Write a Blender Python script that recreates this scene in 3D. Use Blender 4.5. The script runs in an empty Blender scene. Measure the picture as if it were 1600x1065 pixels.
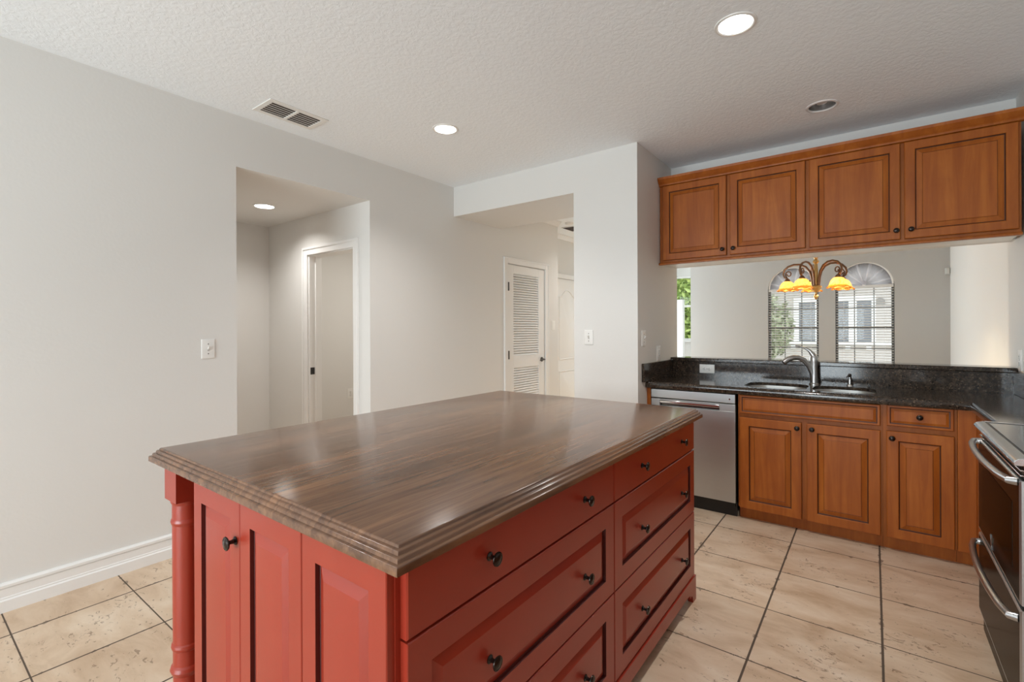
import bpy, bmesh, math, random
from mathutils import Vector, Matrix
R_ = math.radians
SC = bpy.context.scene
COL = SC.collection
random.seed(7)

# ------------------------------------------------------------------ camera
H = 1.32
F_PX, YAW, Y0, ROLL = 749.5, R_(36.95), 514.0, -0.004
cd = bpy.data.cameras.new('camera')
cam = bpy.data.objects.new('camera', cd)
COL.objects.link(cam)
cd.sensor_fit = 'HORIZONTAL'
cd.sensor_width = 36.0
cd.lens = F_PX / 1600 * 36.0
cd.shift_y = (Y0 - 532.5) / 1600.0
cd.clip_start, cd.clip_end = 0.05, 200
Fv = Vector((-math.sin(YAW), math.cos(YAW), 0))
Rv = Vector((math.cos(YAW), math.sin(YAW), 0))
Uv = Vector((0, 0, 1))
Rr = Rv * math.cos(ROLL) + Uv * math.sin(ROLL)
Ur = Uv * math.cos(ROLL) - Rv * math.sin(ROLL)
m = Matrix.Identity(4)
for i in range(3):
    m[i][0], m[i][1], m[i][2] = Rr[i], Ur[i], -Fv[i]
m[2][3] = H
cam.matrix_world = m
SC.camera = cam

# ------------------------------------------------------------------ world, exposure
wd = bpy.data.worlds.new('world')
SC.world = wd
wd.use_nodes = True
bg = wd.node_tree.nodes['Background']
bg.inputs[0].default_value = (0.86, 0.95, 1.0, 1)
bg.inputs[1].default_value = 2.2
SC.view_settings.view_transform = 'Standard'
SC.view_settings.look = 'None'
SC.view_settings.gamma = 1
SC.view_settings.use_curve_mapping = False
SC.view_settings.exposure = 0.08
SC.cycles.use_denoising = True
SC.cycles.max_bounces = 10
SC.cycles.diffuse_bounces = 6
SC.cycles.sample_clamp_indirect = 8.0
SC.cycles.caustics_reflective = False
SC.cycles.caustics_refractive = False


def area_light(name, loc, direction, sx, sy, power, color=(1, 1, 1), parent=None, shape='RECTANGLE', spread=180):
    l = bpy.data.lights.new(name, 'AREA')
    l.shape = shape
    l.size, l.size_y = sx, sy
    l.energy = power
    l.color = color
    l.spread = R_(spread)
    o = bpy.data.objects.new(name, l)
    COL.objects.link(o)
    o.location = loc
    o.rotation_euler = Vector(direction).to_track_quat('-Z', 'Y').to_euler()
    if parent:
        o.parent = parent
        o.location = Vector(loc) - parent.location
    return o


# added fill lights, set outside glazed openings that are out of view
area_light('daylight_patio', (-1.575, -3.42, 1.25), (0.0, 1, 0.05), 2.7, 2.3, 160, (0.84, 0.95, 1.01))
area_light('daylight_side_door', (-4.05, 8.4, 1.2), (1, -0.05, -0.05), 2.3, 2.1, 138, (0.84, 0.94, 1.0))

# ------------------------------------------------------------------ helpers
class MB:
    def __init__(s):
        s.v, s.f, s.m = [], [], []

    def add(s, vs, fs, mi=0):
        b = len(s.v)
        s.v += [Vector(p) for p in vs]
        s.f += [[b + i for i in f] for f in fs]
        s.m += [mi] * len(fs) if isinstance(mi, int) else list(mi)
        return s

    def box(s, x0, x1, y0, y1, z0, z1, mi=0):
        x0, x1 = sorted((x0, x1)); y0, y1 = sorted((y0, y1)); z0, z1 = sorted((z0, z1))
        vs = [(x, y, z) for z in (z0, z1) for y in (y0, y1) for x in (x0, x1)]
        fs = [(0, 2, 3, 1), (4, 5, 7, 6), (0, 1, 5, 4), (2, 6, 7, 3), (0, 4, 6, 2), (1, 3, 7, 5)]
        return s.add(vs, fs, mi)

    def obox(s, c, ax, ay, az, mi=0):
        """oriented box: centre and three half vectors"""
        c, ax, ay, az = Vector(c), Vector(ax), Vector(ay), Vector(az)
        vs = [c + ax * i + ay * j + az * k for k in (-1, 1) for j in (-1, 1) for i in (-1, 1)]
        fs = [(0, 2, 3, 1), (4, 5, 7, 6), (0, 1, 5, 4), (2, 6, 7, 3), (0, 4, 6, 2), (1, 3, 7, 5)]
        return s.add(vs, fs, mi)

    def prism(s, poly, axis, a, b, mi=0):
        """extrude a polygon along an axis; poly holds the two other coordinates in x,y,z order"""
        def P(p, t):
            q = list(p); q.insert(axis, t); return q
        n = len(poly)
        vs = [P(p, a) for p in poly] + [P(p, b) for p in poly]
        fs = [list(range(n)), list(range(2 * n - 1, n - 1, -1))]
        fs += [(i, (i + 1) % n, n + (i + 1) % n, n + i) for i in range(n)]
        return s.add(vs, fs, mi)

    def rings(s, rings, mi=0, cap0=True, cap1=True, close=True):
        n = len(rings[0])
        b = len(s.v)
        for r in rings:
            s.v += [Vector(p) for p in r]
        for k in range(len(rings) - 1):
            for i in range(n if close else n - 1):
                j = (i + 1) % n
                s.f.append([b + k * n + i, b + k * n + j, b + (k + 1) * n + j, b + (k + 1) * n + i])
                s.m.append(mi if isinstance(mi, int) else mi[k])
        last = mi if isinstance(mi, int) else mi[-1]
        if cap0:
            s.f.append([b + i for i in range(n - 1, -1, -1)]); s.m.append(mi if isinstance(mi, int) else mi[0])
        if cap1:
            s.f.append([b + (len(rings) - 1) * n + i for i in range(n)]); s.m.append(last)
        return s

    def lathe(s, O, N, prof, segs=24, mi=0, cap0=True, cap1=True):
        O, N = Vector(O), Vector(N).normalized()
        A = N.orthogonal().normalized(); B = N.cross(A)
        rs = []
        for r, h in prof:
            rs.append([O + N * h + (A * math.cos(t) + B * math.sin(t)) * max(r, 1e-5) for t in [2 * math.pi * k / segs for k in range(segs)]])
        return s.rings(rs, mi, cap0, cap1)

    def tube(s, pts, r, segs=10, mi=0):
        pts = [Vector(p) for p in pts]
        n = len(pts)
        rad = r if isinstance(r, (list, tuple)) else [r] * n
        rs = []
        T0 = (pts[1] - pts[0]).normalized()
        A = T0.orthogonal().normalized()
        for i in range(n):
            T = (pts[min(i + 1, n - 1)] - pts[max(i - 1, 0)]).normalized()
            A = (A - T * A.dot(T)).normalized()
            B = T.cross(A)
            rs.append([pts[i] + (A * math.cos(t) + B * math.sin(t)) * rad[i] for t in [2 * math.pi * k / segs for k in range(segs)]])
        return s.rings(rs, mi)

    def panel(s, O, U, V, N, W, Hh, prof, back=True):
        """concentric rectangular rings: prof entries (inset, depth along N, material)"""
        O, U, V, N = Vector(O), Vector(U), Vector(V), Vector(N)
        rs = [[O + U * i + V * i + N * d, O + U * (W - i) + V * i + N * d, O + U * (W - i) + V * (Hh - i) + N * d, O + U * i + V * (Hh - i) + N * d]
              for i, d, _ in prof]
        return s.rings(rs, [p[2] for p in prof[1:]], back, True)

    def plate(s, outer, holes, z, mi=0, up=True):
        bm = bmesh.new()
        es = []
        for loop in [outer] + holes:
            vs = [bm.verts.new((p[0], p[1], 0)) for p in loop]
            es += [bm.edges.new((vs[i], vs[(i + 1) % len(vs)])) for i in range(len(vs))]
        bmesh.ops.triangle_fill(bm, use_beauty=True, use_dissolve=False, edges=es)
        bmesh.ops.recalc_face_normals(bm, faces=bm.faces)
        bm.verts.index_update()
        vs = [(v.co.x, v.co.y, z) for v in bm.verts]
        fs = []
        for f in bm.faces:
            ids = [v.index for v in f.verts]
            if (f.normal.z > 0) != up:
                ids.reverse()
            fs.append(ids)
        bm.free()
        return s.add(vs, fs, mi)

    def wall_strip(s, loop, z0, z1, mi=0):
        n = len(loop)
        vs = [(p[0], p[1], z0) for p in loop] + [(p[0], p[1], z1) for p in loop]
        return s.add(vs, [(i, (i + 1) % n, n + (i + 1) % n, n + i) for i in range(n)], mi)

    def build(s, name, mats, parent=None, bevel=0, seg=2, sharp=35, recalc=True):
        org = Vector((0, 0, 0))
        p = parent
        while p is not None:
            org += p.location
            p = p.parent
        me = bpy.data.meshes.new(name)
        me.from_pydata([v - org for v in s.v], [], s.f)
        for mt in (mats if isinstance(mats, (list, tuple)) else [mats]):
            me.materials.append(mt)
        for i, pl in enumerate(me.polygons):
            pl.material_index = s.m[i]
        if recalc:
            bm = bmesh.new(); bm.from_mesh(me)
            bmesh.ops.recalc_face_normals(bm, faces=bm.faces)
            bm.to_mesh(me); bm.free()
        me.shade_smooth()
        me.set_sharp_from_angle(angle=R_(sharp))
        o = bpy.data.objects.new(name, me)
        COL.objects.link(o)
        if parent is not None:
            o.parent = parent
        if bevel:
            b = o.modifiers.new('bevel', 'BEVEL')
            b.width, b.segments, b.limit_method, b.angle_limit = bevel, seg, 'ANGLE', R_(40)
        return o


def box(x0, x1, y0, y1, z0, z1):
    return MB().box(x0, x1, y0, y1, z0, z1)


def tag(o, label=None, cat=None, group=None, kind=None):
    if label: o['label'] = label
    if cat: o['category'] = cat
    if group: o['group'] = group
    if kind: o['kind'] = kind
    return o


def thing(name, loc, label, cat, group=None):
    o = bpy.data.objects.new(name, None)
    o.empty_display_size = 0.05
    COL.objects.link(o)
    o.location = loc
    return tag(o, label, cat, group)


def struct_root(name, loc):
    o = bpy.data.objects.new(name, None)
    COL.objects.link(o)
    o.location = loc
    o['kind'] = 'structure'
    return o


def struct(name, mb, mt, **k):
    o = mb.build(name, mt, **k)
    o['kind'] = 'structure'
    return o


def circle(x, y, r, n=32):
    return [(x + r * math.cos(2 * math.pi * i / n), y + r * math.sin(2 * math.pi * i / n)) for i in range(n)]


def rrect(x0, x1, y0, y1, r, n=6):
    out = []
    for cx, cy, a0 in ((x1 - r, y1 - r, 0), (x0 + r, y1 - r, 90), (x0 + r, y0 + r, 180), (x1 - r, y0 + r, 270)):
        for k in range(n + 1):
            a = R_(a0 + 90 * k / n)
            out.append((cx + r * math.cos(a), cy + r * math.sin(a)))
    return out


def offset_poly(poly, d):
    """inset a counter-clockwise polygon by d (mitred)"""
    n = len(poly)
    out = []
    for i in range(n):
        p0, p1, p2 = Vector(poly[i - 1]), Vector(poly[i]), Vector(poly[(i + 1) % n])
        a, b = (p1 - p0).normalized(), (p2 - p1).normalized()
        na, nb = Vector((-a.y, a.x)), Vector((-b.y, b.x))
        q = na + nb
        out.append(tuple(p1 + q * (d / max(1e-6, 1 + na.dot(nb)))))
    return out


# ------------------------------------------------------------------ materials
class Nodes:
    def __init__(s, name):
        s.mat = bpy.data.materials.new(name)
        s.mat.use_nodes = True
        s.t = s.mat.node_tree
        s.b = s.t.nodes['Principled BSDF']
        s.out = s.t.nodes['Material Output']
        s._pos = None

    def n(s, typ, **k):
        nd = s.t.nodes.new('ShaderNode' + typ)
        for a, v in k.items():
            if hasattr(nd, a) and a not in ('Scale',):
                setattr(nd, a, v)
        return nd

    def set(s, sock, v):
        if isinstance(v, bpy.types.NodeSocket):
            s.t.links.new(v, sock)
        else:
            if isinstance(v, tuple) and len(v) == 3 and sock.type == 'RGBA':
                v = (*v, 1)
            sock.default_value = v

    def pos(s):
        if s._pos is None:
            s._pos = s.n('NewGeometry').outputs['Position']
        return s._pos

    def scaled(s, sc, off=(0, 0, 0)):
        nd = s.n('Mapping')
        nd.inputs['Scale'].default_value = sc
        nd.inputs['Location'].default_value = off
        s.set(nd.inputs[0], s.pos())
        return nd.outputs[0]

    def noise(s, vec, scale, detail=3, rough=0.5, dist=0.0):
        nd = s.n('TexNoise')
        s.set(nd.inputs['Vector'], vec)
        nd.inputs['Scale'].default_value = scale
        nd.inputs['Detail'].default_value = detail
        nd.inputs['Roughness'].default_value = rough
        nd.inputs['Distortion'].default_value = dist
        return nd.outputs[0]

    def math(s, op, a, b=0.0, c=None, clamp=False):
        nd = s.n('Math')
        nd.operation = op
        nd.use_clamp = clamp
        s.set(nd.inputs[0], a); s.set(nd.inputs[1], b)
        if c is not None: s.set(nd.inputs[2], c)
        return nd.outputs[0]

    def ramp(s, fac, stops):
        nd = s.n('ValToRGB')
        cr = nd.color_ramp
        while len(cr.elements) < len(stops):
            cr.elements.new(0.5)
        for e, (p, c) in zip(cr.elements, stops):
            e.position = p
            e.color = (*c, 1) if len(c) == 3 else c
        s.set(nd.inputs[0], fac)
        return nd.outputs[0]

    def mix(s, fac, a, b, mode='MIX'):
        nd = s.n('Mix')
        nd.data_type = 'RGBA'
        nd.blend_type = mode
        s.set(nd.inputs[0], fac); s.set(nd.inputs[6], a); s.set(nd.inputs[7], b)
        return nd.outputs[2]

    def bump(s, h, strength, dist=0.01):
        nd = s.n('Bump')
        nd.inputs['Strength'].default_value = strength
        nd.inputs['Distance'].default_value = dist
        s.set(nd.inputs['Height'], h)
        s.set(s.b.inputs['Normal'], nd.outputs[0])

    def base(s, v): s.set(s.b.inputs['Base Color'], v); return s
    def p(s, **k):
        for a, v in k.items():
            s.set(s.b.inputs[a.replace('_', ' ')], v)
        return s


def plain(name, col, rough=0.5, metal=0.0, bump=None, **k):
    N = Nodes(name)
    N.base(col).p(Roughness=rough, Metallic=metal, **k)
    if bump:
        N.bump(N.noise(N.pos(), bump[0], 2), bump[1], 0.003)
    return N.mat


def srgb(r, g, b):
    return tuple(((c / 255) / 12.92 if c / 255 <= 0.04045 else ((c / 255 + 0.055) / 1.055) ** 2.4) for c in (r, g, b))


def mk_wall(name, col):
    N = Nodes(name)
    n1 = N.noise(N.pos(), 60, 3)
    N.base(N.mix(N.noise(N.pos(), 1.2, 2), tuple(c * 0.97 for c in col), col)).p(Roughness=0.62)
    N.bump(n1, 0.12, 0.004)
    return N.mat


WALL = mk_wall('painted_wall', (0.75, 0.736, 0.708))
DIMWALL = mk_wall('dining_wall_paint', (0.46, 0.455, 0.44))  # same wall paint darkened to hold down the dining room's brightness


def mk_ceiling():
    N = Nodes('knockdown_ceiling')
    N.base((0.90, 0.94, 0.97)).p(Roughness=0.8)
    a = N.noise(N.pos(), 38, 4, 0.6, 0.6)
    h = N.ramp(a, [(0.42, (0, 0, 0)), (0.58, (1, 1, 1))])
    N.bump(h, 0.22, 0.005)
    return N.mat


CEIL = mk_ceiling()


def mk_floor():
    N = Nodes('travertine_tile')
    P = 0.433
    sep = N.n('SeparateXYZ')
    N.set(sep.inputs[0], N.pos())
    wob = N.math('MULTIPLY', N.math('SUBTRACT', N.noise(N.pos(), 22, 4, 0.65), 0.5), 0.016)
    u = N.math('DIVIDE', N.math('SUBTRACT', sep.outputs[0], 0.028), P)
    v = N.math('DIVIDE', N.math('SUBTRACT', sep.outputs[1], 0.788), P)
    du = N.math('MULTIPLY', N.math('ABSOLUTE', N.math('SUBTRACT', N.math('FRACT', N.math('ADD', u, 0.5)), 0.5)), P)
    dv = N.math('MULTIPLY', N.math('ABSOLUTE', N.math('SUBTRACT', N.math('FRACT', N.math('ADD', v, 0.5)), 0.5)), P)
    dmin = N.math('MINIMUM', N.math('SUBTRACT', du, 0.0014), dv)
    edge = N.math('ADD', dmin, wob)
    grout = N.math('SUBTRACT', 1.0, N.math('MULTIPLY', N.math('SUBTRACT', dmin, 0.0022), 900.0, clamp=True))
    # chipped rims near the joints
    chipn = N.noise(N.scaled((1, 1, 1), (3, 1, 0)), 17, 5, 0.7, 0.4)
    rim = N.math('SUBTRACT', 1.0, N.math('MULTIPLY', dmin, 55.0, clamp=True))
    chip = N.math('GREATER_THAN', N.math('ADD', chipn, N.math('MULTIPLY', rim, 0.15)), 0.695)
    # long natural pits
    pit = N.noise(N.scaled((14, 26, 1)), 1.5, 5, 0.72, 1.2)
    area = N.noise(N.pos(), 3.0, 2)
    pitm = N.math('GREATER_THAN', N.math('ADD', pit, N.math('MULTIPLY', N.math('SUBTRACT', area, 0.5), 0.34)), 0.636)
    fl = N.n('Combine' + 'XYZ')
    N.set(fl.inputs[0], N.math('FLOOR', u)); N.set(fl.inputs[1], N.math('FLOOR', v))
    wn = N.n('TexWhiteNoise')
    N.set(wn.inputs[0], fl.outputs[0])
    cloud = N.noise(N.scaled((1.4, 3.2, 1)), 2.2, 5, 0.6, 0.5)
    c = N.ramp(cloud, [(0.30, srgb(188, 160, 132)), (0.5, srgb(212, 188, 162)), (0.72, srgb(226, 208, 186))])
    c = N.mix(N.math('MULTIPLY', wn.outputs[0], 0.22), c, srgb(186, 152, 120))
    c = N.mix(N.math('MULTIPLY', pitm, 0.58), c, srgb(104, 76, 52))
    c = N.mix(N.math('MULTIPLY', chip, 0.7), c, srgb(96, 74, 56))
    c = N.mix(grout, c, srgb(88, 74, 62))
    N.base(c)
    N.p(Roughness=N.math('ADD', 0.34, N.math('MULTIPLY', grout, 0.5)))
    hgt = N.math('SUBTRACT', N.math('SUBTRACT', 1.0, grout), N.math('MULTIPLY', N.math('ADD', chip, pitm), 0.4))
    N.bump(hgt, 0.5, 0.003)
    return N.mat


FLOOR = mk_floor()
TRIM = plain('white_trim_paint', (0.83, 0.82, 0.80), 0.38)
WHITEPL = plain('white_plastic', (0.82, 0.81, 0.78), 0.35)
SASH = plain('window_sash', (0.16, 0.155, 0.15), 0.5)  # frame colour darkened to read as backlit
DARKPL = plain('dark_slot', (0.03, 0.028, 0.026), 0.6)
RED = None


def mk_red():
    N = Nodes('red_painted_wood')
    n1 = N.noise(N.scaled((1, 1, 0.35)), 9, 3)
    N.base(N.mix(n1, srgb(146, 44, 27), srgb(160, 52, 33))).p(Roughness=0.32, Coat_Weight=0.12, Coat_Roughness=0.28)
    N.b.inputs['Specular IOR Level'].default_value = 0.6
    N.bump(N.noise(N.pos(), 120, 2), 0.03, 0.002)
    return N.mat


RED = mk_red()
REDDARK = plain('dark_red_glaze', srgb(74, 18, 12), 0.5)  # darker red in the island panel grooves


def mk_walnut():
    N = Nodes('stained_island_wood')
    sep = N.n('SeparateXYZ'); N.set(sep.inputs[0], N.pos())
    plank = N.math('FLOOR', N.math('DIVIDE', N.math('ADD', sep.outputs[0], 0.03), 0.115))
    wn = N.n('TexWhiteNoise'); wn.noise_dimensions = '1D'
    N.set(wn.inputs['W'], plank)
    off = N.n('CombineXYZ')
    N.set(off.inputs[1], N.math('MULTIPLY', wn.outputs[0], 7.0))
    add = N.n('VectorMath'); add.operation = 'ADD'
    N.set(add.inputs[0], N.scaled((34, 2.2, 24))); N.set(add.inputs[1], off.outputs[0])
    g = N.noise(add.outputs[0], 1.0, 6, 0.65, 0.8)
    big = N.noise(N.scaled((5, 1.1, 4)), 1.3, 3, 0.5, 0.7)
    c = N.ramp(g, [(0.28, srgb(70, 49, 37)), (0.5, srgb(101, 72, 54)), (0.7, srgb(126, 92, 69))])
    c = N.mix(N.ramp(big, [(0.35, (0, 0, 0)), (0.75, (1, 1, 1))]), c, N.ramp(g, [(0.3, srgb(90, 62, 46)), (0.7, srgb(152, 109, 78))]))
    c = N.mix(N.math('MULTIPLY', wn.outputs[0], 0.2), c, srgb(70, 48, 35))
    N.base(c)
    N.p(Roughness=N.math('ADD', 0.10, N.math('MULTIPLY', g, 0.14)))
    N.b.inputs['Specular IOR Level'].default_value = 0.62
    N.bump(g, 0.06, 0.002)
    return N.mat


WALNUT = mk_walnut()


def mk_maple(name, a, b, c3):
    N = Nodes(name)
    g = N.noise(N.scaled((16, 16, 1.4)), 1.3, 6, 0.6, 0.6)
    blot = N.noise(N.scaled((4, 4, 2.2)), 1.6, 4, 0.6, 0.4)
    c = N.ramp(g, [(0.25, a), (0.55, b), (0.8, c3)])
    c = N.mix(N.ramp(blot, [(0.38, (0, 0, 0)), (0.75, (0.55, 0.55, 0.55))]), c, a)
    N.base(c).p(Roughness=0.40)
    N.b.inputs['Specular IOR Level'].default_value = 0.3
    return N.mat


MAPLE = mk_maple('glazed_maple', srgb(140, 70, 22), srgb(168, 93, 32), srgb(187, 112, 46))
GLAZE = plain('dark_glaze', srgb(74, 38, 20), 0.45)


def mk_granite():
    N = Nodes('brown_granite')
    v1 = N.n('TexVoronoi'); v1.inputs['Scale'].default_value = 165
    N.set(v1.inputs['Vector'], N.pos())
    n1 = N.noise(N.pos(), 48, 3, 0.6)
    n2 = N.noise(N.pos(), 9, 3)
    sepc = N.n('SeparateColor'); N.set(sepc.inputs[0], v1.outputs['Color'])
    c = N.ramp(n1, [(0.3, srgb(34, 27, 22)), (0.5, srgb(54, 44, 36)), (0.68, srgb(76, 63, 52))])
    fl = N.math('GREATER_THAN', sepc.outputs[0], 0.93)
    c = N.mix(N.math('MULTIPLY', fl, N.math('GREATER_THAN', n2, 0.42)), c, srgb(98, 83, 69))
    dk = N.math('LESS_THAN', sepc.outputs[1], 0.12)
    c = N.mix(dk, c, srgb(26, 21, 18))
    N.base(c).p(Roughness=0.11)
    return N.mat


GRANITE = mk_granite()


def mk_steel(name, col, rough, stretch):
    N = Nodes(name)
    g = N.noise(N.scaled(stretch), 1.0, 3, 0.6)
    N.base(N.mix(g, tuple(c * 0.92 for c in col), col)).p(Metallic=1.0, Roughness=N.math('ADD', rough, N.math('MULTIPLY', g, 0.08)))
    return N.mat


STEEL = mk_steel('brushed_stainless', (0.57, 0.60, 0.60), 0.33, (4, 4, 260))
CHROME = plain('polished_steel', (0.66, 0.67, 0.68), 0.14, 1.0)
NICKEL = plain('brushed_nickel', (0.46, 0.455, 0.45), 0.30, 1.0)
SINKM = plain('sink_steel', (0.66, 0.65, 0.63), 0.38, 1.0)
BLACKGL = plain('black_glass', (0.008, 0.008, 0.009), 0.05)
BLKSTEEL = plain('dark_oven_steel', (0.12, 0.115, 0.11), 0.20, 1.0, Specular_Tint=(0.42, 0.42, 0.42, 1))
OVENWIN = plain('oven_window', (0.07, 0.068, 0.066), 0.16, 1.0, Specular_Tint=(0.30, 0.31, 0.32, 1))
BLACK = plain('black_plastic', (0.012, 0.012, 0.012), 0.45)
BRONZE = plain('oil_rubbed_bronze', (0.045, 0.036, 0.032), 0.24, 0.85)
HINGEM = plain('aged_nickel', (0.07, 0.06, 0.052), 0.45, 0.15)
GOLD = plain('antique_brass', (0.52, 0.33, 0.13), 0.28, 1.0)
COPPER = plain('bronze_arm', (0.19, 0.095, 0.05), 0.34, 0.9)
VENTDK = plain('vent_dark', (0.045, 0.03, 0.022), 0.8)
GREYBOWL = plain('grey_reflector', (0.42, 0.41, 0.40), 0.25, 0.6)


def mk_emit(name, col, s):
    N = Nodes(name)
    N.base((0.9, 0.9, 0.9)).p(Emission_Color=(*col, 1), Emission_Strength=s)
    return N.mat


LENS = mk_emit('lit_lens', (1.0, 0.97, 0.91), 3.2)


def mk_glass():
    N = Nodes('window_glass')
    tr = N.n('BsdfTransparent'); gl = N.n('BsdfGlossy')
    gl.inputs['Roughness'].default_value = 0.02
    fr = N.n('Fresnel'); fr.inputs[0].default_value = 1.45
    mx = N.n('MixShader')
    N.set(mx.inputs[0], N.math('MULTIPLY', fr.outputs[0], 0.7))
    N.set(mx.inputs[1], tr.outputs[0]); N.set(mx.inputs[2], gl.outputs[0])
    N.set(N.out.inputs[0], mx.outputs[0])
    return N.mat


GLASS = mk_glass()


def mk_translucent(name, col, w, rough=0.4, mottle=None):
    N = Nodes(name)
    tr = N.n('BsdfTranslucent'); tr.inputs[0].default_value = (*col, 1)
    mx = N.n('MixShader'); mx.inputs[0].default_value = w
    N.base(col).p(Roughness=rough)
    if mottle:
        c = N.ramp(N.noise(N.pos(), 55, 3, 0.7), [(0.40, col), (0.66, mottle)])
        N.base(c)
        N.set(tr.inputs[0], c)
    N.set(mx.inputs[1], N.b.outputs[0]); N.set(mx.inputs[2], tr.outputs[0])
    N.set(N.out.inputs[0], mx.outputs[0])
    return N.mat


AMBER = mk_translucent('amber_glass', (1.0, 0.86, 0.56), 0.85, 0.15, (0.98, 0.66, 0.26))
AMBERRIM = mk_translucent('amber_glass_rim', (0.98, 0.62, 0.20), 0.7, 0.12, (0.85, 0.42, 0.08))
SHADEF = mk_translucent('pleated_fabric', (0.90, 0.88, 0.90), 0.8, 0.8)
SLATM = mk_translucent('white_slat', (0.88, 0.87, 0.85), 0.4, 0.4)


def mk_leaf(name, a, b):
    N = Nodes(name)
    c = N.ramp(N.noise(N.pos(), 5, 3, 0.7), [(0.35, a), (0.65, b)])
    N.base(c).p(Roughness=0.6)
    return N.mat


LEAF = mk_leaf('bright_leaf', srgb(110, 140, 60), srgb(205, 220, 130))
LEAF2 = mk_leaf('shrub_leaf', srgb(110, 120, 85), srgb(190, 196, 160))
BARK = plain('bark', (0.12, 0.09, 0.07), 0.9)
STUCCO = plain('neighbour_stucco', (0.62, 0.57, 0.53), 0.9)
HTRIM = plain('neighbour_trim', (0.92, 0.92, 0.90), 0.6)
HPANE = plain('neighbour_pane', (0.24, 0.25, 0.27), 0.8, Specular_IOR_Level=0.0)
GROUND = plain('pale_paving', (0.72, 0.70, 0.67), 0.9)
GRASSM = plain('lawn', (0.20, 0.28, 0.10), 0.9)

# ------------------------------------------------------------------ room shell
XL, Y1, XP, CZ = -3.28, 3.42, -1.40, 2.71
YB = 4.175          # kitchen face of the pass-through wall
HZ = 2.376          # side hall ceiling
DOORH = 2.06
LIT = [(-0.498, 2.372), (-2.366, 2.386), (-0.25, 3.574), (-2.45, 5.7), (-1.45, -0.55)]

struct('floor', MB().box(-5.3, 1.25, -3.5, 10.75, -0.08, 0.0), FLOOR)
c = MB()
outer = [(-5.3, -3.3), (1.2, -3.3), (1.2, 10.6), (-5.3, 10.6)]
c.plate(outer, [circle(x, y, 0.078) for x, y in LIT], CZ, up=False)
c.wall_strip(outer, CZ, CZ + 0.16)
c.plate(outer, [], CZ + 0.16, up=True)
struct('ceiling', c, CEIL, recalc=False)

w = MB()
w.box(-3.40, XL, -3.3, 1.406, 0, CZ)
w.box(-3.40, XL, 1.406, 2.434, HZ, CZ)
w.box(-3.40, XL, 2.434, 4.27, 0, CZ)
w.box(-3.40, XL, 4.27, 5.045, DOORH, CZ)
w.box(-3.40, XL, 5.045, 5.36, 0, CZ)
w.box(-3.70, -3.40, 5.24, 5.36, 0, CZ)
struct('wall_left', w, WALL)
w = MB()
w.box(-3.82, -3.70, 5.24, 7.35, 0, CZ); w.box(-3.82, -3.70, 7.35, 9.5, 2.15, CZ); w.box(-3.82, -3.70, 9.5, 10.6, 0, CZ)
struct('wall_recess', w, WALL)
w = MB()
w.box(XL, -1.94, Y1, 4.16, 2.425, CZ)
w.box(-1.94, XP, Y1, 4.32, 0, CZ)
struct('wall_front', w, WALL)
w = MB()
w.box(XP, 0.70, YB, 4.30, 0, 1.04)
w.box(XP, 0.70, YB, 4.30, 1.855, CZ)
struct('wall_pass_through', w, WALL)
w = MB()
w.box(0.70, 1.15, 3.82, 4.40, 0, CZ)
w.box(1.03, 1.15, -3.3, 3.82, 0, CZ)
struct('wall_right', w, WALL)
w = MB()
w.box(0.815, 0.93, 4.40, 8.5, 0, CZ)
struct('wall_dining_right', w, WALL)

# back wall of the dining room, two arched windows
WINX = [(-1.325, -0.647), (-0.440, 0.242)]
WSILL, WSPR = 0.72, 1.915


def arch_pts(x0, x1, zs, n=20, inset=0.0):
    cx, r = (x0 + x1) / 2, (x1 - x0) / 2 - inset
    return [(cx + r * math.cos(math.pi * k / n), zs + r * math.sin(math.pi * k / n)) for k in range(n + 1)]


def wall_with_arches(y0, y1, xa, xb, wins, zsill, zspr, ztop):
    mb = MB()
    outer = [(xa, 0), (xb, 0), (xb, ztop), (xa, ztop)]
    holes = []
    for x0, x1 in wins:
        holes.append([(x0, zsill), (x1, zsill)] + arch_pts(x0, x1, zspr))
    tmp = MB().plate(outer, holes, 0)
    for y in (y0, y1):
        mb.add([(v.x, y, v.y) for v in tmp.v], tmp.f)
    for loop in [outer] + holes:
        n = len(loop)
        vs = [(p[0], y0, p[1]) for p in loop] + [(p[0], y1, p[1]) for p in loop]
        mb.add(vs, [(i, (i + 1) % n, n + (i + 1) % n, n + i) for i in range(n)])
    return mb


struct('wall_dining_back', wall_with_arches(8.5, 8.64, -2.52, 0.93, WINX, WSILL, WSPR, CZ), DIMWALL)
w = MB()
w.box(-2.52, -2.40, 8.64, 10.5, 0, CZ)
struct('wall_dining_return', w, WALL)
w = MB()
w.box(-3.82, -3.62, 10.5, 10.62, 0, CZ); w.box(-2.75, -2.40, 10.5, 10.62, 0, CZ)
w.box(-3.62, -2.75, 10.5, 10.62, 0, 1.06); w.box(-3.62, -2.75, 10.5, 10.62, 2.45, CZ)
struct('wall_far', w, WALL)
struct('wall_partition', box(-3.70, -2.86, 9.15, 9.27, 0, 1.865), DIMWALL, bevel=0.006)

# back wall behind the viewpoint with added glazing for the fill light
w = MB()
w.box(-3.40, -2.95, -3.3, -3.18, 0, CZ); w.box(-0.20, 1.15, -3.3, -3.18, 0, CZ); w.box(-2.95, -0.20, -3.3, -3.18, 2.42, CZ)
struct('wall_back', w, WALL)

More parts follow.
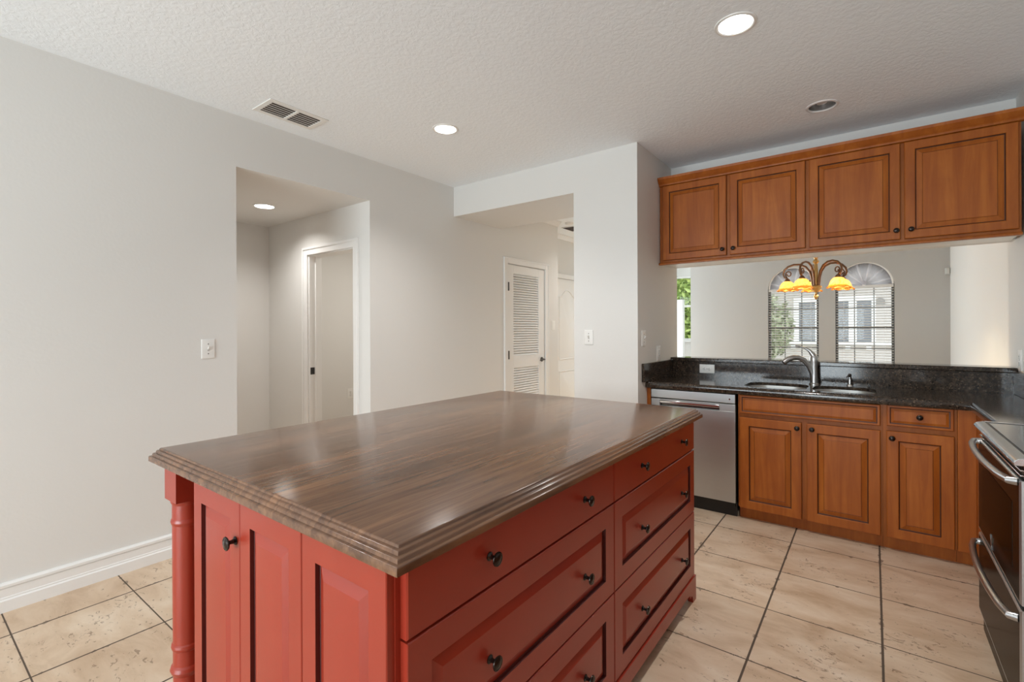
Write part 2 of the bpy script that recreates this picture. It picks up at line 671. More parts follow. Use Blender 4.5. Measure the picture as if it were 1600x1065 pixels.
# side hall behind the left opening
w = MB()
w.box(-4.947, -4.201, 2.434, 2.554, 0, HZ); w.box(-3.497, -3.40, 2.434, 2.554, 0, HZ); w.box(-4.201, -3.497, 2.434, 2.554, 2.02, HZ)
struct('wall_hall_side', w, WALL)
struct('wall_hall_end', box(-5.07, -4.947, 1.28, 2.554, 0, HZ), WALL)
struct('wall_hall_near', box(-4.947, -3.40, 1.28, 1.406, 0, HZ), WALL)
c = MB()
outer = [(-5.07, 1.28), (-3.40, 1.28), (-3.40, 2.56), (-5.07, 2.56)]
c.plate(outer, [circle(-4.14, 2.0, 0.078)], HZ, up=False)
c.plate(outer, [], HZ + 0.15, up=True)
c.wall_strip(outer, HZ, HZ + 0.15)
struct('ceiling_hall', c, WALL, recalc=False)
w = MB()
w.box(-5.12, -5.0, 2.554, 4.3, 0, 2.45); w.box(-5.0, -3.40, 4.18, 4.3, 0, 2.45)
struct('wall_side_room', w, WALL)
struct('ceiling_side_room', box(-5.12, -3.40, 2.554, 4.3, 2.45, 2.56), WALL)

# baseboards
BBP = [(0, 0), (0.022, 0), (0.022, 0.054), (0.016, 0.060), (0.016, 0.066), (0.013, 0.070), (0.013, 0.106), (0.009, 0.110), (0.018, 0.114), (0.018, 0.126), (0.009, 0.134), (0, 0.135)]


def baseboard(name, axis, a, b, at, sgn):
    mb = MB()
    if axis == 1:
        mb.prism([(at + sgn * p[0], p[1]) for p in BBP], 1, a, b)
    else:
        mb.prism([(at + sgn * p[0], p[1]) for p in BBP], 0, a, b)
    return struct(name, mb, TRIM, sharp=15)


baseboard('baseboard_left', 1, -3.18, 1.406, XL, 1)
baseboard('baseboard_left_far', 1, 2.434, 4.2, XL, 1)
baseboard('baseboard_front', 0, -1.94, XP, Y1, -1)
baseboard('baseboard_hall_end', 1, 1.41, 2.43, -4.947, 1)
baseboard('baseboard_dining', 0, -2.52, 0.815, 8.5, -1)

# hall crown moulding (beyond the lowered beam)
cr = MB()
CP = [(0, 2.648), (0.012, 2.648), (0.016, 2.658), (0.045, 2.688), (0.05, 2.698), (0.062, 2.70), (0.062, 2.71), (0, 2.71)]
cr.prism([(XL + a, z) for a, z in CP], 1, 4.16, 5.36)
cr.prism([(-3.70 + a, z) for a, z in CP], 1, 5.36, 10.5)
cr.prism([(5.36 + a, z) for a, z in CP], 0, -3.70, XL)
struct('trim_1', cr, TRIM)

# ------------------------------------------------------------------ doors
# louvred door, closed, in the left wall
d1 = struct_root('door_1', (XL, 4.66, 0))
XD = XL - 0.006
lf = MB()
lf.box(XD - 0.036, XD, 4.275, 4.40, 0.012, 2.055); lf.box(XD - 0.036, XD, 4.915, 5.04, 0.012, 2.055)
for z0, z1 in ((0.012, 0.21), (0.874, 1.013), (1.957, 2.055)):
    lf.box(XD - 0.036, XD, 4.40, 4.915, z0, z1)
lf.build('door_leaf', TRIM, d1, bevel=0.002)
for z0, z1 in ((1.013, 1.957), (0.21, 0.874)):
    n = round((z1 - z0) / 0.0286)
    sl = MB()
    for k in range(n):
        zc = z0 + (k + 0.5) * (z1 - z0) / n
        sl.obox((XD - 0.016, 4.6575, zc), (0.0105, 0, -0.0122), (0, 0.258, 0), (0.0028, 0, 0.0024))
    sl.build('louver_panel', TRIM, d1)
    box(XD - 0.036, XD - 0.032, 4.40, 4.915, z0, z1).build('louver_backing', TRIM, d1)
cs = MB()
for y0, y1, z0, z1 in ((4.205, 4.27, 0, 2.128), (5.045, 5.115, 0, 2.128), (4.27, 5.045, 2.062, 2.128)):
    cs.box(XL, XL + 0.016, y0, y1, z0, z1)
cs.box(XL + 0.016, XL + 0.022, 4.205, 4.222, 0, 2.128); cs.box(XL + 0.016, XL + 0.022, 5.098, 5.115, 0, 2.128); cs.box(XL + 0.016, XL + 0.022, 4.222, 5.098, 2.111, 2.128)
cs.build('casing', TRIM, d1, bevel=0.003)
for z in (1.80, 1.03, 0.25):
    h = MB().lathe((XL + 0.014, 4.278, z - 0.048), (0, 0, 1), [(0.011, 0), (0.011, 0.096)], 10)
    h.box(XL - 0.006, XL - 0.004, 4.275, 4.30, z - 0.042, z + 0.042)
    tag(h.build('hinge', HINGEM, d1), 'dark metal hinge')
kb = MB().lathe((XD, 4.978, 0.945), (1, 0, 0), [(0.028, 0), (0.028, 0.006), (0.012, 0.010), (0.011, 0.035)], 18)
kb.tube([(XD + 0.040, 4.985, 0.945), (XD + 0.048, 4.95, 0.948), (XD + 0.050, 4.90, 0.946), (XD + 0.048, 4.872, 0.938)], [0.010, 0.011, 0.009, 0.006], 10)
tag(kb.build('door_handle', HINGEM, d1), 'dark metal lever handle')

# arched panel door on the recessed wall
d2 = struct_root('door_2', (-3.70, 6.30, 0))
XE = -3.69
YA, YZ = 5.92, 6.68
mb = box(XE - 0.006, XE, YA, YZ, 0.01, 2.06)
mb.build('door_leaf', TRIM, d2)


def arch_bead(y0, y1, z0, z1, rise, wd_=0.022):
    """raised moulding that follows an arched panel"""
    n = 14
    def loop(i):
        a, b, c0, c1 = y0 + i, y1 - i, z0 + i, z1 - i
        pts = [(a, c0), (b, c0), (b, c1)]
        for k in range(1, n):
            t = k / n
            y = b + (a - b) * t
            s = math.sin(math.pi * t)
            pts.append((y, c1 + rise * s * s * 1.0))
        pts.append((a, c1))
        return pts
    rr = []
    for i, d in ((0, 0), (0.006, 0.010), (0.014, 0.010), (wd_, 0.001), (wd_ + 0.02, 0.007)):
        rr.append([(XE + d, p[0], p[1]) for p in loop(i)])
    return MB().rings(rr, 0, False, True)


arch_bead(YA + 0.13, YZ - 0.13, 0.86, 1.80, 0.11).build('door_panel', TRIM, d2)
arch_bead(YA + 0.13, YZ - 0.13, 0.20, 0.70, 0.0).build('door_panel', TRIM, d2)
cs = MB()
for y0, y1, z0, z1 in ((YA - 0.07, YA, 0, 2.135), (YZ, YZ + 0.07, 0, 2.135), (YA, YZ, 2.068, 2.135)):
    cs.box(-3.70, XE + 0.012, y0, y1, z0, z1)
cs.build('casing', TRIM, d2, bevel=0.004)

# door opening in the side hall: casing, jamb and strike plate
d3 = struct_root('door_3', (-3.85, 2.434, 0))
cs = MB()
for x0, x1, z0, z1 in ((-4.285, -4.205, 0, 2.085), (-3.49, -3.425, 0, 2.085), (-4.205, -3.49, 2.014, 2.085)):
    cs.box(x0, x1, 2.418, 2.434, z0, z1)
    cs.box(x0, x1, 2.554, 2.570, z0, z1)
cs.box(-4.285, -4.262, 2.411, 2.418, 0, 2.085); cs.box(-3.447, -3.425, 2.411, 2.418, 0, 2.085); cs.box(-4.262, -3.447, 2.411, 2.418, 2.063, 2.085)
cs.build('casing', TRIM, d3, bevel=0.003)
jm = MB()
jm.box(-4.201, -4.185, 2.434, 2.554, 0, 2.005); jm.box(-3.513, -3.497, 2.434, 2.554, 0, 2.005); jm.box(-4.201, -3.497, 2.434, 2.554, 2.005, 2.02)
jm.box(-4.185, -4.172, 2.49, 2.52, 0, 2.005)
jm.build('jamb', TRIM, d3)
sp = MB().panel((-4.184, 2.440, 0.905), (0, 1, 0), (0, 0, 1), (1, 0, 0), 0.042, 0.065, [(0, 0, 0), (0.001, 0.002, 0), (0.012, 0.002, 1), (0.0125, 0.0005, 1)])
tag(sp.build('strike_plate', [HINGEM, DARKPL], d3), 'dark metal strike plate')

# ------------------------------------------------------------------ windows
def arched_window(name, x0, x1):
    r = struct_root(name, ((x0 + x1) / 2, 8.58, WSILL))
    yf0, yf1 = 8.565, 8.615
    fr = MB()
    t = 0.032
    fr.box(x0, x0 + t, yf0, yf1, WSILL, WSPR); fr.box(x1 - t, x1, yf0, yf1, WSILL, WSPR)
    fr.box(x0 + t, x1 - t, yf0, yf1, WSILL, WSILL + 0.04); fr.box(x0 + t, x1 - t, yf0, yf1, WSPR - 0.02, WSPR - 0.001)
    fr.box(x0 + t, x1 - t, yf0 + 0.005, yf1 - 0.005, 1.310, 1.340)
    a, b = arch_pts(x0, x1, WSPR), arch_pts(x0, x1, WSPR, inset=t)
    rr = []
    for p, q in zip(a, b):
        rr.append([(p[0], yf0, p[1]), (p[0], yf1, p[1]), (q[0], yf1, q[1]), (q[0], yf0, q[1])])
    fr.rings(rr)
    fr.build('window_frame', SASH, r, bevel=0.003)
    mu = MB()
    for k in (1, 2):
        x = x0 + (x1 - x0) * k / 3
        mu.box(x - 0.006, x + 0.006, 8.58, 8.60, WSILL + 0.04, WSPR - 0.02)
    for z in (1.61, 1.02):
        mu.box(x0 + t, x1 - t, 8.581, 8.599, z - 0.006, z + 0.006)
    mu.build('muntin_grid', SASH, r)
    g = MB()
    g.add([(x0, 8.59, WSILL), (x1, 8.59, WSILL)] + [(p[0], 8.59, p[1]) for p in arch_pts(x0, x1, WSPR)], [list(range(23))])
    g.build('glass', GLASS, r)
    sl = box(x0 - 0.02, x1 + 0.02, 8.475, 8.565, WSILL - 0.025, WSILL)
    sl.build('window_sill', TRIM, r, bevel=0.004)


for i, (x0, x1) in enumerate(WINX):
    arched_window('window_%d' % (i + 1), x0, x1)


def plain_window(name, axis, at, a, b, z0, z1, mull=(), rails=(), depth=0.05, glass=True):
    r = struct_root(name, (at, (a + b) / 2, z0) if axis == 0 else ((a + b) / 2, at, z0))
    fr = MB()
    def bx(a0, a1, c0, c1, d):
        if axis == 0: fr.box(at - d, at + d, a0, a1, c0, c1)
        else: fr.box(a0, a1, at - d, at + d, c0, c1)
    t = 0.045
    bx(a, a + t, z0, z1, depth / 2); bx(b - t, b, z0, z1, depth / 2); bx(a, b, z0, z0 + t, depth / 2); bx(a, b, z1 - t, z1, depth / 2)
    for x in mull: bx(x - 0.035, x + 0.035, z0, z1, depth / 2.2)
    for z in rails: bx(a, b, z - 0.022, z + 0.022, depth / 2.4)
    fr.build('window_frame', TRIM, r)
    if glass:
        g = MB()
        if axis == 0: g.add([(at, a, z0), (at, b, z0), (at, b, z1), (at, a, z1)], [(0, 1, 2, 3)])
        else: g.add([(a, at, z0), (b, at, z0), (b, at, z1), (a, at, z1)], [(0, 1, 2, 3)])
        g.build('glass', GLASS, r)
    return r


r3 = plain_window('window_3', 1, 10.56, -3.62, -2.75, 1.06, 2.45, rails=(1.80,))
box(-3.66, -2.70, 10.44, 10.52, 1.03, 1.06).build('window_sill', TRIM, r3, bevel=0.004)
plain_window('window_4', 1, -3.24, -2.95, -0.20, 0.0, 2.42, mull=(-1.575,))  # glazing added behind the viewpoint to carry the rear fill light
plain_window('window_5', 0, -3.76, 7.35, 9.5, 0.0, 2.15, mull=(8.42,))  # glazing added out of view to light dining room and hallway

# blinds and arched shades
def blind(x0, x1, label):
    r = thing('window_blind', ((x0 + x1) / 2, 8.53, WSPR), label, 'window blind', 'blinds in the arched dining room windows')
    a, b = x0 + 0.008, x1 - 0.008
    box(a, b, 8.508, 8.556, WSPR - 0.028, WSPR + 0.012).build('headrail', SLATM, r, bevel=0.003)
    sl = MB()
    z = WSPR - 0.055
    while z > WSILL + 0.05:
        sl.obox(((a + b) / 2, 8.532, z), ((b - a) / 2, 0, 0), (0, 0.023, -0.004), (0, 0.0002, 0.0014))
        z -= 0.0375
    sl.build('slats', SLATM, r)
    cd_ = MB()
    for t in (0.14, 0.86):
        x = a + (b - a) * t
        for y in (8.510, 8.554):
            cd_.box(x - 0.001, x + 0.001, y - 0.001, y + 0.001, WSILL + 0.03, WSPR - 0.02)
    cd_.build('ladder_cord', SLATM, r)
    box(a, b, 8.51, 8.554, WSILL + 0.008, WSILL + 0.032).build('bottom_rail', SLATM, r, bevel=0.003)


blind(*WINX[0], 'white slatted blind in left arched window, behind the chandelier and faucet')
blind(*WINX[1], 'white slatted blind in right arched window, facing the dark windows next door')


def arch_shade(x0, x1, label):
    r = thing('arch_shade', ((x0 + x1) / 2, 8.54, WSPR + 0.02), label, 'arch shade', 'sunburst shades in the window arches')
    cx, R = (x0 + x1) / 2, (x1 - x0) / 2 - 0.022
    z0 = WSPR + 0.016
    n = 72
    vs, fs = [], []
    for k in range(n + 1):
        a = math.pi * k / n
        d = 0.012 if k % 2 else -0.004
        if k % 12 == 6: d = 0.02
        for q in (0.06, 1.0):
            vs.append((cx + R * q * math.cos(a), 8.548 - d * q, z0 + R * q * math.sin(a)))
    for k in range(n):
        fs.append((2 * k, 2 * k + 1, 2 * k + 3, 2 * k + 2))
    o = MB().add(vs, fs).build('pleats', SHADEF, r, sharp=5)
    so = o.modifiers.new('thick', 'SOLIDIFY'); so.thickness = 0.002
    rr = []
    for k in range(25):
        a = math.pi * k / 24
        rr.append([(cx + q * math.cos(a), y, z0 + q * math.sin(a)) for q, y in ((R + 0.018, 8.515), (R + 0.018, 8.55), (R - 0.006, 8.55), (R - 0.006, 8.515))])
    MB().rings(rr).build('arch_frame', TRIM, r, bevel=0.003)
    MB().lathe((cx, 8.545, z0 + 0.033), (0, -1, 0), [(0.03, 0), (0.03, 0.012), (0.02, 0.018)], 16).build('hub', SHADEF, r)


arch_shade(*WINX[0], 'grey pleated sunburst shade in left window arch, partly behind the chandelier')
arch_shade(*WINX[1], 'grey pleated sunburst shade in right window arch, clear of the chandelier stem')

# ------------------------------------------------------------------ outside
struct('ground', MB().box(-30, 25, 10.8, 45, -0.15, -0.02), GROUND)
struct('ground_lawn', MB().box(-30, -2.0, 11.5, 16.2, -0.02, 0.05), GRASSM)
hb = thing('neighbor_house', (-1, 17, -0.1), 'pale stucco house outside with white trimmed dark windows', 'house')
HY = 17.0
box(-7.0, 4.5, HY, HY + 4, -0.1, 2.75).build('wall', STUCCO, hb)
MB().prism([(16.6, 2.75), (21.4, 2.75), (19, 4.3)], 0, -7.5, 5.0).build('roof', plain('neighbour_roof', (0.50, 0.44, 0.40), 0.9), hb)
box(-7.1, 4.6, HY - 0.10, HY, 0.82, 0.90).build('ledge', HTRIM, hb)
for x in (-1.95, -1.2, -0.58, -0.09, 0.5):
    box(x - 0.06, x + 0.06, HY - 0.12, HY, 0.70, 0.79).build('bracket', HTRIM, hb)
MB().prism([(0.05, 1.98)] + [(0.17 + 0.12 * math.cos(math.pi * (1 - q / 8)), 2.02 + 0.14 * math.sin(math.pi * q / 8)) for q in range(9)] + [(0.29, 1.98)], 1, HY - 0.03, HY).build('arched_niche', plain('niche_stucco', (0.30, 0.28, 0.26), 0.9), hb)
for x0, x1, la, rb in ((-1.80, -1.38, 0.14, 0.10), (-0.86, -0.56, 0.14, 0.095), (-0.37, -0.03, 0.095, 0.10), (0.72, 1.1, 0.14, 0.10)):
    f = MB()
    for a0, a1, z0, z1 in ((x0 - la, x0, 0.92, 2.25), (x1, x1 + rb, 0.92, 2.25), (x0, x1, 2.10, 2.25)):
        f.box(a0, a1, HY - 0.05, HY, z0, z1)
    fo = f.build('window', HTRIM, hb)
    box(x0, x1, HY - 0.02, HY - 0.005, 0.92, 2.10).build('pane', HPANE, fo)


def leaves(mb, c, rad, n, size, seed):
    rd = random.Random(seed)
    for _ in range(n):
        while True:
            p = Vector((rd.uniform(-1, 1), rd.uniform(-1, 1), rd.uniform(-1, 1)))
            if 0.25 < p.length < 1: break
        q = Vector(c) + Vector((p.x * rad[0], p.y * rad[1], p.z * rad[2]))
        a = Vector((rd.uniform(-1, 1), rd.uniform(-1, 1), rd.uniform(-1, 1))).normalized()
        b = a.orthogonal().normalized()
        s = size * rd.uniform(0.6, 1.3)
        mb.add([q - a * s, q + b * s * 0.45 , q + a * s, q - b * s * 0.45], [(0, 1, 2, 3)])


def tree(name, base, crown, rad, n, size, mat, label, cat, seed, sticks=3):
    r = thing(name, base, label, cat)
    tk = MB()
    rd = random.Random(seed + 1)
    for k in range(sticks):
        e = Vector(crown) + Vector((rd.uniform(-.5, .5) * rad[0], rd.uniform(-.5, .5) * rad[1], rd.uniform(0, .5) * rad[2]))
        b0 = Vector(base) + Vector((0.03 * k, 0, 0))
        tk.tube([b0, b0.lerp(e, 0.5) + Vector((rd.uniform(-.1, .1), 0, 0)), e], [0.05, 0.035, 0.012], 7)
    tk.build('trunk', BARK, r)
    f = MB()
    leaves(f, crown, rad, n, size, seed)
    o = f.build('foliage', mat, r, recalc=False)


tree('leafy_tree', (-4.2, 12.8, -0.05), (-4.0, 12.8, 2.0), (1.3, 0.9, 1.7), 5200, 0.10, LEAF, 'bright green leafy tree outside the far left window', 'tree', 3)
tree('garden_shrub', (-2.55, 14.6, -0.05), (-2.5, 14.6, 1.35), (0.85, 0.6, 0.95), 1500, 0.10, LEAF2, 'loose green shrub outside the left arched window', 'shrub', 11, 5)

# ------------------------------------------------------------------ ceiling fixtures
def can_light(x, y, z, label, lit=True, power=11, spread=124):
    r = thing('recessed_light', (x, y, z), label, 'recessed light', 'recessed ceiling lights')
    n = 36
    MB().lathe((x, y, z), (0, 0, -1), [(0.072, -0.002), (0.072, 0.002), (0.078, 0.006), (0.088, 0.004), (0.090, 0.0), (0.076, -0.0005)], n, cap0=False, cap1=False).build('trim_ring', WHITEPL if lit else plain('satin_ring', (0.80, 0.79, 0.78), 0.25), r)
    if lit:
        MB().lathe((x, y, z), (0, 0, 1), [(0.073, -0.001), (0.066, 0.02), (0.052, 0.052)], n, cap0=False, cap1=False).build('baffle', WHITEPL, r)
        MB().lathe((x, y, z), (0, 0, 1), [(0.0525, 0.05), (0.0525, 0.056)], n).build('lens', LENS, r)
        if power: area_light('lamp', (x, y, z + 0.045), (0, 0, -1), 0.095, 0.095, power, (1.0, 0.985, 0.96), r, 'DISK', spread)
    else:
        MB().lathe((x, y, z), (0, 0, 1), [(0.073, -0.001), (0.074, 0.02), (0.066, 0.05), (0.045, 0.075), (0.0, 0.08)], n, cap0=False, cap1=False).build('reflector', GREYBOWL, r)
        MB().lathe((x, y, z), (0, 0, 1), [(0.0, 0.012), (0.028, 0.018), (0.040, 0.034), (0.040, 0.045), (0.020, 0.078)], 24).build('bulb', plain('frosted_bulb', (0.62, 0.61, 0.60), 0.2), r)
    return r


can_light(*LIT[0], CZ, 'lit white recessed light near the top edge, nearest the cabinets')
can_light(*LIT[1], CZ, 'lit white recessed light on kitchen ceiling beyond the vent')
can_light(*LIT[2], CZ, 'unlit recessed light with grey bowl above the wall cabinets', lit=False)
can_light(-4.14, 2.0, HZ, 'lit recessed light in the low ceiling of the side hall', power=8.5, spread=155)

can_light(*LIT[4], CZ, 'recessed light in the kitchen ceiling behind the viewpoint', power=5, spread=150)  # unseen fixture added to brighten the island top and end panels
can_light(*LIT[3], CZ, 'recessed light in the hallway ceiling beyond the lowered beam', power=13, spread=165)  # unseen fixture added to lift the hallway beyond the beam
vt = thing('ceiling_vent', (-2.995, 1.623, CZ), 'white rectangular air vent with dark slots on kitchen ceiling', 'air vent')
x0, x1, y0, y1 = -3.112, -2.878, 1.43, 1.816
f = MB()
b_ = 0.032
f.box(x0, x0 + b_, y0, y1, CZ - 0.006, CZ); f.box(x1 - b_, x1, y0, y1, CZ - 0.006, CZ)
f.box(x0 + b_, x1 - b_, y0, y0 + b_, CZ - 0.006, CZ); f.box(x0 + b_, x1 - b_, y1 - b_, y1, CZ - 0.006, CZ)
f.box(x0 + b_, x1 - b_, 1.613, 1.633, CZ - 0.007, CZ)
f.build('frame', WHITEPL, vt, bevel=0.002)
tag(box(x0 + b_, x1 - b_, y0 + b_, y1 - b_, CZ - 0.0015, CZ - 0.0005).build('backing', VENTDK, vt), 'dark slots behind the vent louvers')
lv = MB()
for k in range(6):
    x = x0 + b_ + (k + 0.85) * (x1 - x0 - 2 * b_) / 6
    lv.obox((x, 1.623, CZ - 0.004), (0.0026, 0, 0), (0, (y1 - y0) / 2 - b_, 0), (0, 0, 0.001))
lv.build('louvers', WHITEPL, vt)

sm = thing('smoke_detector', (-3.17, 5.47, CZ), 'small white smoke detector on hallway ceiling beside crown moulding', 'smoke detector')
MB().lathe((-3.17, 5.47, CZ), (0, 0, -1), [(0.055, 0), (0.055, 0.012), (0.046, 0.026), (0.0, 0.03)], 24).build('housing', WHITEPL, sm)
v2 = thing('return_grille', (-3.29, 5.80, CZ), 'dark ceiling grille in hallway above the white panel door', 'grille')
box(-3.40, -3.18, 5.66, 5.95, CZ - 0.010, CZ).build('frame', WHITEPL, v2)
box(-3.385, -3.195, 5.675, 5.935, CZ - 0.014, CZ - 0.0102).build('slots', VENTDK, v2)

# ------------------------------------------------------------------ switches, outlets
def frame_axes(n):
    n = Vector(n)
    u = Vector((0, 0, 1)).cross(n).normalized()
    return u, Vector((0, 0, 1)), n


def plate_device(name, c, n, w, h, kind, label, cat, group='wall plates', mat=WHITEPL):
    U, V, N = frame_axes(n)
    c = Vector(c)
    r = thing(name, c, label, cat, group)
    O = c - U * w / 2 - V * h / 2
    MB().panel(O, U, V, N, w, h, [(0, 0, 0), (0, 0.004, 0), (0.003, 0.006, 0), (0.004, 0.0062, 0)]).build('cover_plate', mat, r)
    def pos(u, v, d=0.0062): return c + U * u + V * v + N * d
    if kind == 'toggle':
        MB().obox(pos(0, 0, 0.007), U * 0.006, V * 0.013, N * 0.001).build('slot', plain('toggle_slot', (0.55, 0.54, 0.52), 0.5), r)
        tg = MB().obox(pos(0, 0.006, 0.012), U * 0.004, (V * 0.009 + N * 0.006), (N * 0.004 - V * 0.002))
        tg.build('toggle', WHITEPL, r, bevel=0.001)
        for v in (0.030, -0.030):
            MB().lathe(pos(0, v, 0.006), N, [(0.0035, 0), (0.003, 0.0015)], 10).build('screw', HINGEM, r)
    elif kind == 'rocker':
        MB().obox(pos(0, 0, 0.007), U * 0.017, V * 0.034, N * 0.001 + V * 0.0006).build('rocker', WHITEPL, r, bevel=0.001)
    else:
        hz = kind == 'outlet_h'
        for s in (-1, 1):
            a = (0.0195 * s, 0) if hz else (0, 0.0195 * s)
            cc = pos(*a, 0.006)
            fc = MB().lathe(cc, N, [(0.0155, 0), (0.0155, 0.002), (0.0145, 0.0026)], 18)
            fo = fc.build('socket', WHITEPL, r)
            sl = MB()
            for q in (-0.006, 0.006):
                if hz: sl.obox(cc + V * q + N * 0.0027, U * 0.0042, V * 0.0013, N * 0.0003)
                else: sl.obox(cc + U * q + N * 0.0027 + V * 0.002, U * 0.0013, V * 0.0042, N * 0.0003)
            sl.obox(cc + (U if hz else V) * -0.0085 + N * 0.0027, U * 0.0022, V * 0.0022, N * 0.0003)
            sl.build('slots', DARKPL, fo)
        MB().lathe(pos(0, 0, 0.006), N, [(0.003, 0), (0.0025, 0.0012)], 10).build('screw', HINGEM, r)
    return r


plate_device('light_switch', (XL, 1.238, 1.206), (1, 0, 0), 0.074, 0.118, 'toggle', 'white toggle switch on left wall beside the hall opening', 'light switch')
plate_device('light_switch', (-1.806, Y1, 1.253), (0, -1, 0), 0.076, 0.116, 'toggle', 'white toggle switch on the white pier beyond the island', 'light switch')
plate_device('light_switch', (XL, 5.24, 1.365), (1, 0, 0), 0.074, 0.118, 'rocker', 'white rocker switch beside the louvered door casing', 'light switch')
plate_device('light_switch', (XP, 3.53, 1.247), (1, 0, 0), 0.076, 0.118, 'toggle', 'white toggle switch on pier side, higher plate above dishwasher end', 'light switch')
plate_device('wall_outlet', (XP, 3.845, 1.119), (1, 0, 0), 0.076, 0.118, 'outlet', 'white upright outlet on pier side just above the granite splash', 'electrical outlet')
plate_device('wall_outlet', (-1.10, 4.153, 0.985), (0, -1, 0), 0.118, 0.072, 'outlet_h', 'white sideways outlet set in the granite backsplash left of faucet', 'electrical outlet')
plate_device('wall_outlet', (-5.0, 3.42, 0.56), (1, 0, 0), 0.076, 0.118, 'outlet', 'white outlet seen low through the side hall doorway', 'electrical outlet')
plate_device('wall_outlet', (0.70, 4.08, 1.125), (-1, 0, 0), 0.08, 0.125, 'outlet', 'white outlet at right end of the ledge, at frame edge', 'electrical outlet')

sn = thing('motion_sensor', (0.79, 8.5, 2.06), 'small grey sensor high in the dining room corner', 'sensor')
MB().panel((0.762, 8.5, 2.015), (1, 0, 0), (0, 0, 1), (0, -1, 0), 0.05, 0.085, [(0, 0, 0), (0, 0.03, 0), (0.006, 0.042, 0), (0.008, 0.043, 0)]).build('housing', plain('sensor_plastic', (0.58, 0.58, 0.55), 0.5), sn)

# ------------------------------------------------------------------ kitchen island
def knob(mb, O, N, k=1.0):
    mb.lathe(O, N, [(0.010 * k, 0), (0.010 * k, 0.002), (0.0055 * k, 0.006), (0.0045 * k, 0.014), (0.006 * k, 0.018), (0.0145 * k, 0.021), (0.0165 * k, 0.0235),
                    (0.0160 * k, 0.0255), (0.0135 * k, 0.0262), (0.0125 * k, 0.0255), (0.009 * k, 0.0275), (0.0, 0.0285)], 22, cap0=False)


IX = -0.70
isl = thing('kitchen_island', (-1.2, 1.5, 0), 'large red painted kitchen island with dark wood top and drawers', 'kitchen island')
box(-1.617, -0.72, 0.588, 2.405, 0.10, 0.88).build('carcass', RED, isl)
# top with stepped moulded edge
base_poly = [(-1.948, 0.553), (-0.672, 0.553), (-0.672, 2.455), (-1.948, 2.455)]
prof = [(0.006, 0.880), (0.0, 0.882), (0.0, 0.8965), (0.0025, 0.8995), (0.0075, 0.9005), (0.008, 0.9015), (0.0085, 0.9055), (0.011, 0.9088), (0.0155, 0.9098),
        (0.016, 0.9105), (0.0165, 0.9145), (0.019, 0.9178), (0.0235, 0.9188), (0.024, 0.9195), (0.0245, 0.9225), (0.0265, 0.9245), (0.029, 0.925)]
mb = MB()
mb.rings([[(p[0], p[1], z) for p in offset_poly(base_poly, i)] for i, z in prof])
mb.build('wood_top', WALNUT, isl, sharp=50)

ST = 0.055
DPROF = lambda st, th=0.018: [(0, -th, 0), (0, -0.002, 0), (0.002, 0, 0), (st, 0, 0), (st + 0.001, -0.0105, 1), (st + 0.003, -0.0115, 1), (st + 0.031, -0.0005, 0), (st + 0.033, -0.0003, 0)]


def flat_prof(th=0.018): return [(0, -th, 0), (0, -0.003, 0), (0.003, 0, 0), (0.006, 0, 0)]


# end panels: one door and two fixed panels
YE = 0.570
xs = [-1.617, -1.3175, -1.018, -0.722]
for k in range(3):
    a, b = xs[k] + 0.0015, xs[k + 1] - 0.0015
    p_ = MB().panel((a, YE, 0.125), (1, 0, 0), (0, 0, 1), (0, -1, 0), b - a, 0.872 - 0.125, DPROF(0.054))
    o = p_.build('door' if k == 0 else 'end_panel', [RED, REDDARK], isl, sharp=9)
    if k == 0:
        kb = MB(); knob(kb, (b - 0.022, YE, 0.767), (0, -1, 0), 1.1)
        tag(kb.build('knob', BRONZE, o), 'dark bronze round knob')
# drawers
cols = [(0.600, 1.4985), (1.5035, 2.405)]
rows = [(0.7335, 0.872, True), (0.4315, 0.7285, False), (0.122, 0.4265, False)]
for ci, (ya, yb) in enumerate(cols):
    for z0, z1, flat in rows:
        pr = flat_prof(0.02) if flat else DPROF(0.062, 0.02)
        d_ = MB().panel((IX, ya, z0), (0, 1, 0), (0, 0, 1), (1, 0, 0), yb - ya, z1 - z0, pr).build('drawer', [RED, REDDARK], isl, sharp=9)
        for t in ((0.842, 1.294) if ci == 0 else (1.745, 2.215)):
            kb = MB(); knob(kb, (IX - (0 if flat else 0.001), t, (z0 + z1) / 2 - (0.0 if flat else 0.012)), (1, 0, 0))
            tag(kb.build('knob', BRONZE, d_), 'dark bronze round knob')
# plinth with bracket feet
PZ = 0.117
notch = lambda y0, s: [(y0, 0.0), (y0 + s * 0.045, 0.0), (y0 + s * 0.05, 0.022), (y0 + s * 0.058, 0.036), (y0 + s * 0.075, 0.042), (y0 + s * 0.082, 0.034), (y0 + s * 0.092, 0.052), (y0 + s * 0.12, 0.058)]
poly = [(0.575, PZ)] + notch(0.575, 1) + list(reversed(notch(2.413, -1))) + [(2.413, PZ)]
pl = MB()
pl.prism([(p[0], p[1]) for p in poly], 0, -0.72, -0.695)
pl.build('plinth', RED, isl)
poly = [(-1.617, PZ)] + notch(-1.617, 1) + list(reversed(notch(-0.72, -1))) + [(-0.72, PZ)]
MB().prism(poly, 1, 0.566, 0.588).build('plinth', RED, isl)
